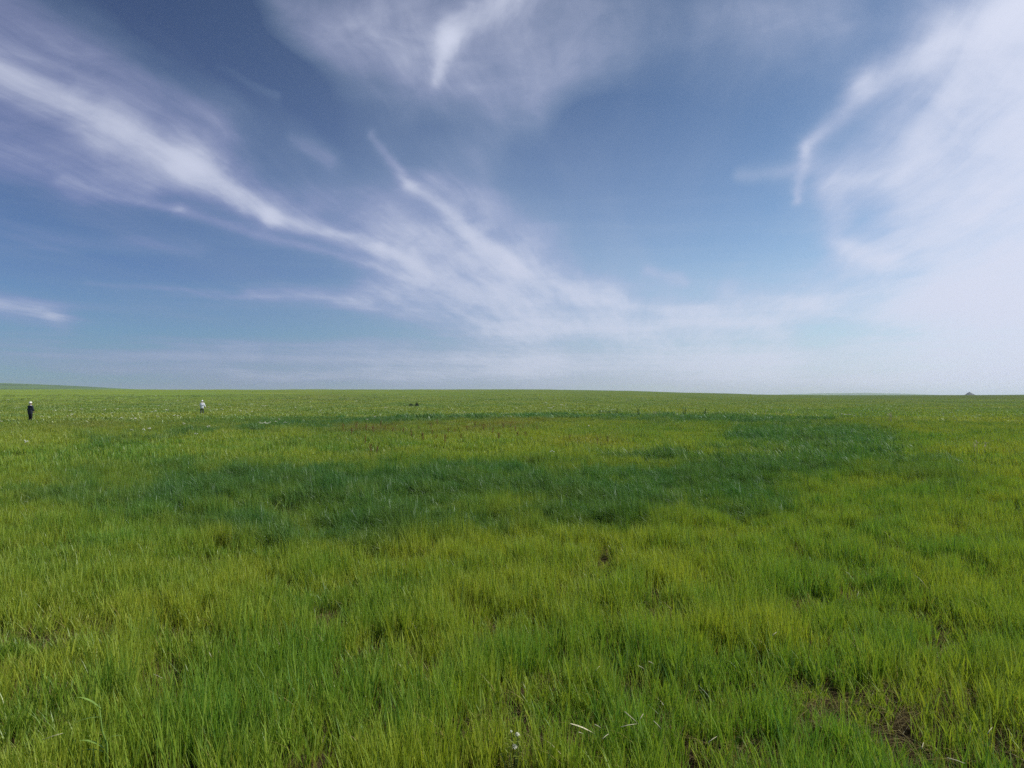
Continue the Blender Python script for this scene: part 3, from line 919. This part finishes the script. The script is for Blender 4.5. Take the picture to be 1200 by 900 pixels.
# tall weeds standing over the far arc of the ring
def weed(seed, H, n, mat, leafy=True):
    rg = random.Random(seed); root = empty('tall_weed', (0, 0, 0)); st, lf = MB(), MB()
    for i in range(n):
        an = rg.random() * 6.28; r_ = .18 * rg.random(); h = H * rg.uniform(.7, 1.05)
        b = Vector((math.cos(an) * r_, math.sin(an) * r_, 0)); top = b * 1.5 + Vector((0, 0, h))
        st.tube([b, (b + top) / 2, top], [.010, .008, .004], 5, False)
        for k in range(14 if leafy else 7):
            q = b.lerp(top, rg.uniform(.2 if leafy else .7, 1)); lf.leaf(q, (rg.uniform(-1, 1), rg.uniform(-1, 1), .8), rg.uniform(.1, .2), .035, .4, 3)
    st.build('stem', STEM if mat is not PALE else PALE, root); lf.build('foliage', mat, root)
    return root
for i, (px, py, H, n, mat, lab) in enumerate([
    (723, 491, 1.15, 4, LEAFM, 'tall dark green weed, leftmost of those rising over the far arc of the ring'),
    (742, 491, 1.0, 4, LEAFM, 'dark weed beside the tallest one on the far arc of the ring'),
    (748.5, 492, 1.25, 7, LEAFM, 'tallest bushy dark green weed on the far arc of the ring'),
    (774, 491, 1.2, 3, LEAFM, 'slim green weed just left of the blue green weed patch'),
    (802, 490, 1.1, 12, LEAFM, 'broad bushy blue green weed on the far arc of the ring'),
    (827, 491, 1.0, 12, LEAFM, 'second broad blue green weed, right of the bushiest one on the far arc'),
    (769, 494, .9, 4, PALE, 'pale straw coloured weed between the dark weeds'),
    (897, 493, 1.0, 3, PALE, 'pale upright seed stalk at the back edge of the green band, left of three'),
    (912, 492, 1.0, 3, PALE, 'pale upright seed stalk at the back edge of the green band, middle of three'),
    (928, 493, 1.1, 3, PALE, 'pale upright seed stalk at the back edge of the green band, right of three'),
    (1044, 497, .9, 9, PALE, 'pale feathery weed plume beyond the right end of the ring'),
    (1146, 536, .5, 3, PALE, 'pale arching grass stalk right of the ring in the yellow green grass')]):
    o = weed(90 + i, H, n, mat, mat is LEAFM); o.location = on_ground(px, py); tag(o, lab, 'weed')


# shrubs
def shrub(name, loc, rx, ry, H, n, seed, label, pointed=0.):
    rg = random.Random(seed); root = empty(name, loc); tag(root, label, 'shrub')
    lf, st = MB(), MB()
    for i in range(n):
        while True:
            a, b, c = rg.uniform(-1, 1), rg.uniform(-1, 1), rg.random()
            k = (1 - c * pointed)
            if (a / k) ** 2 + (b / k) ** 2 + c * c < 1: break
        lump = .8 + .3 * math.sin(a * 7 + seed) * math.cos(b * 6)
        q = Vector((a * rx * lump, b * ry * lump, .06 + c * H * lump))
        lf.leaf(q, (rg.uniform(-1, 1), rg.uniform(-1, 1), rg.uniform(-.2, 1)), rg.uniform(.08, .16), .06, .3, 2)
    for i in range(9):
        q = Vector((rg.uniform(-.6, .6) * rx, rg.uniform(-.6, .6) * ry, H * rg.uniform(.5, .85)))
        st.tube([(q.x * .1, q.y * .1, -.05), q * .5, q], [.03, .02, .008], 5, False)
    lf.build('foliage', DARKL, root); st.build('stem', WOOD, root)
    return root
q = on_ground(488.5, 476.6)
u_ = q.y / F * 1.5
shrub('shrub', q, 2.3 * u_, 2.0 * u_, 4.3 * u_, 1500, 1, 'small dark pointed shrub alone in the field left of centre', .55)
shrub('low_brush', on_ground(474, 477), 5.0 * u_, 1.2, .9 * u_, 1300, 2, 'low flat dark brush at the left end of the dark row by the pointed shrub')
shrub('low_brush', on_ground(481.5, 476.9), 2.6 * u_, 1.2, 2.8 * u_, 1100, 3, 'low dark brush with upright twigs, middle of the row by the pointed shrub')
shrub('low_brush', on_ground(486, 477), 2.6 * u_, 1.0, .8 * u_, 700, 4, 'small flat dark brush touching the foot of the pointed shrub')
q = on_ground(693, 476.5)
shrub('shrub', q, 3 * q.y / F, 1, 1.6 * q.y / F, 500, 6, 'tiny low brownish shrub in the far field right of centre')

# rocky knoll on the right horizon
def knoll(px, dist, wpx, hpx, base_py):
    x = (px - 600) / F * dist; k = dist / F; base = EYE + (EYE_Y - base_py) * k
    V, Fc = [], []; n, m_ = 28, 12
    for j in range(m_ + 1):
        rr = 1 - j / m_
        for i in range(n):
            an = 2 * math.pi * i / n
            r_ = rr * wpx * k * .5 * (1 + .18 * math.sin(3 * an + 1) + .10 * math.sin(7 * an))
            z = hpx * k * (1 - rr) ** .9 * (1 + .15 * math.sin(5 * an + j))
            V.append((x - .12 * wpx * k * (1 - rr) + r_ * math.cos(an), dist + r_ * math.sin(an), base - 6 * (rr > .99) + z))
    for j in range(m_):
        for i in range(n):
            Fc.append((j * n + i, j * n + (i + 1) % n, (j + 1) * n + (i + 1) % n, (j + 1) * n + i))
    o = mesh_obj('rock_outcrop', V, Fc, ROCK)
    tag(o, 'small dark pointed rocky knoll standing on the far right horizon', 'rock')
knoll(1137.5, 1500, 15, 4.4, 464.2)

# dry straws lying across the near blades
for i, (x0, y0, x1, y1) in enumerate([(698, 786, 704, 782), (748, 780, 756, 786), (760, 775, 767, 780), (697, 849, 705, 856),
        (732, 834, 750, 852), (750, 843, 755, 839), (727, 852, 747, 851), (766, 845, 776, 857), (706, 866, 714, 863), (678, 858, 684, 863),
        (50, 867, 70, 862), (1080, 878, 1086, 873), (1157, 860, 1167, 855), (1110, 888, 1135, 898),
        (180, 790, 190, 798), (830, 870, 842, 866), (1004, 700, 1008, 694), (905, 745, 912, 742)]):
    a = on_ground((x0 + x1) / 2, (y0 + y1) / 2, .24); yy = a.y
    def at(px, py):
        d = ray(px, py); return Vector((0, 0, EYE)) + d * (yy / d.y)
    p0, p1 = at(x0, y0), at(x1, y1); p1.y += .03; mid_ = (p0 + p1) / 2
    m = MB(); w_ = .0022
    m.tube([p0 - mid_, (p1 - p0) * .02 + Vector((0, 0, .002)), p1 - mid_], [w_, w_ * .9, w_ * .4], 6)
    o = m.build('dry_straw', STRAW); o.location = mid_
    tag(o, 'short pale dry straw caught on top of the near green blades', 'straw', 'dry straws lying on the near grass')
# broad pale blade bent over (near centre) and the leafy stem at lower left
a = on_ground(690, 848, .22)
m = MB(); m.leaf((-.10, 0, .02), (1, 0, -.25), .13, .018, .15, 6); o = m.build('grass_leaf', STRAW); o.location = a + Vector((0, 0, .2))
tag(o, 'broad whitish grass leaf folded over in the near grass right of the flowering plant', 'leaf')
loc = on_ground(127, 930); root = empty('leafy_stalk', loc)
tag(root, 'tall leafy grass stalk with broad drooping leaves at the lower left', 'weed')
k = loc.y / F; m = MB()
m.tube([(0, 0, 0), (-.01, 0, .25), (-8 * k, 0, 72 * k), (-12 * k, 0, 104 * k)], [.006, .005, .004, .002], 7); m.build('stem', simple_mat('stalk_green', (.20, .32, .06), .6, .2, 30, .3), root)
SL = bpy.data.materials['stalk_green']
for z0, dx, dz, L_, w_ in ((98, -1, 1.1, .17, .020), (88, -1, .15, .15, .014), (60, 1, .8, .14, .014), (52, -1, .9, .16, .022), (48, -1, .5, .13, .014)):
    lf = MB(); lf.leaf((-10 * k * z0 / 100, 0, z0 * k), (dx, -.2, dz), L_, w_, .35, 6); lf.build('leaf', SL, root)


# ------------------------------------------------------------------ air
def haze():
    x0, x1, y0, y1, z0, z1 = -6200, 6200, -6200, 6200, -38, 48
    V = [(x, y, z) for z in (z0, z1) for y in (y0, y1) for x in (x0, x1)]
    Fc = [(0, 2, 3, 1), (4, 5, 7, 6), (0, 1, 5, 4), (2, 6, 7, 3), (0, 4, 6, 2), (1, 3, 7, 5)]
    m, t = newmat('haze'); v = t.nodes.new('ShaderNodeVolumePrincipled')
    v.inputs['Color'].default_value = (.80, .87, 1, 1); v.inputs['Density'].default_value = HAZE_D; v.inputs['Anisotropy'].default_value = .3
    o = t.nodes.new('ShaderNodeOutputMaterial'); t.links.new(v.outputs[0], o.inputs['Volume'])
    tag(mesh_obj('haze', V, Fc, m, smooth=False), 'thin pale blue haze over the far field', 'haze', kind='stuff')
HAZE_D = 1.9e-4
haze()
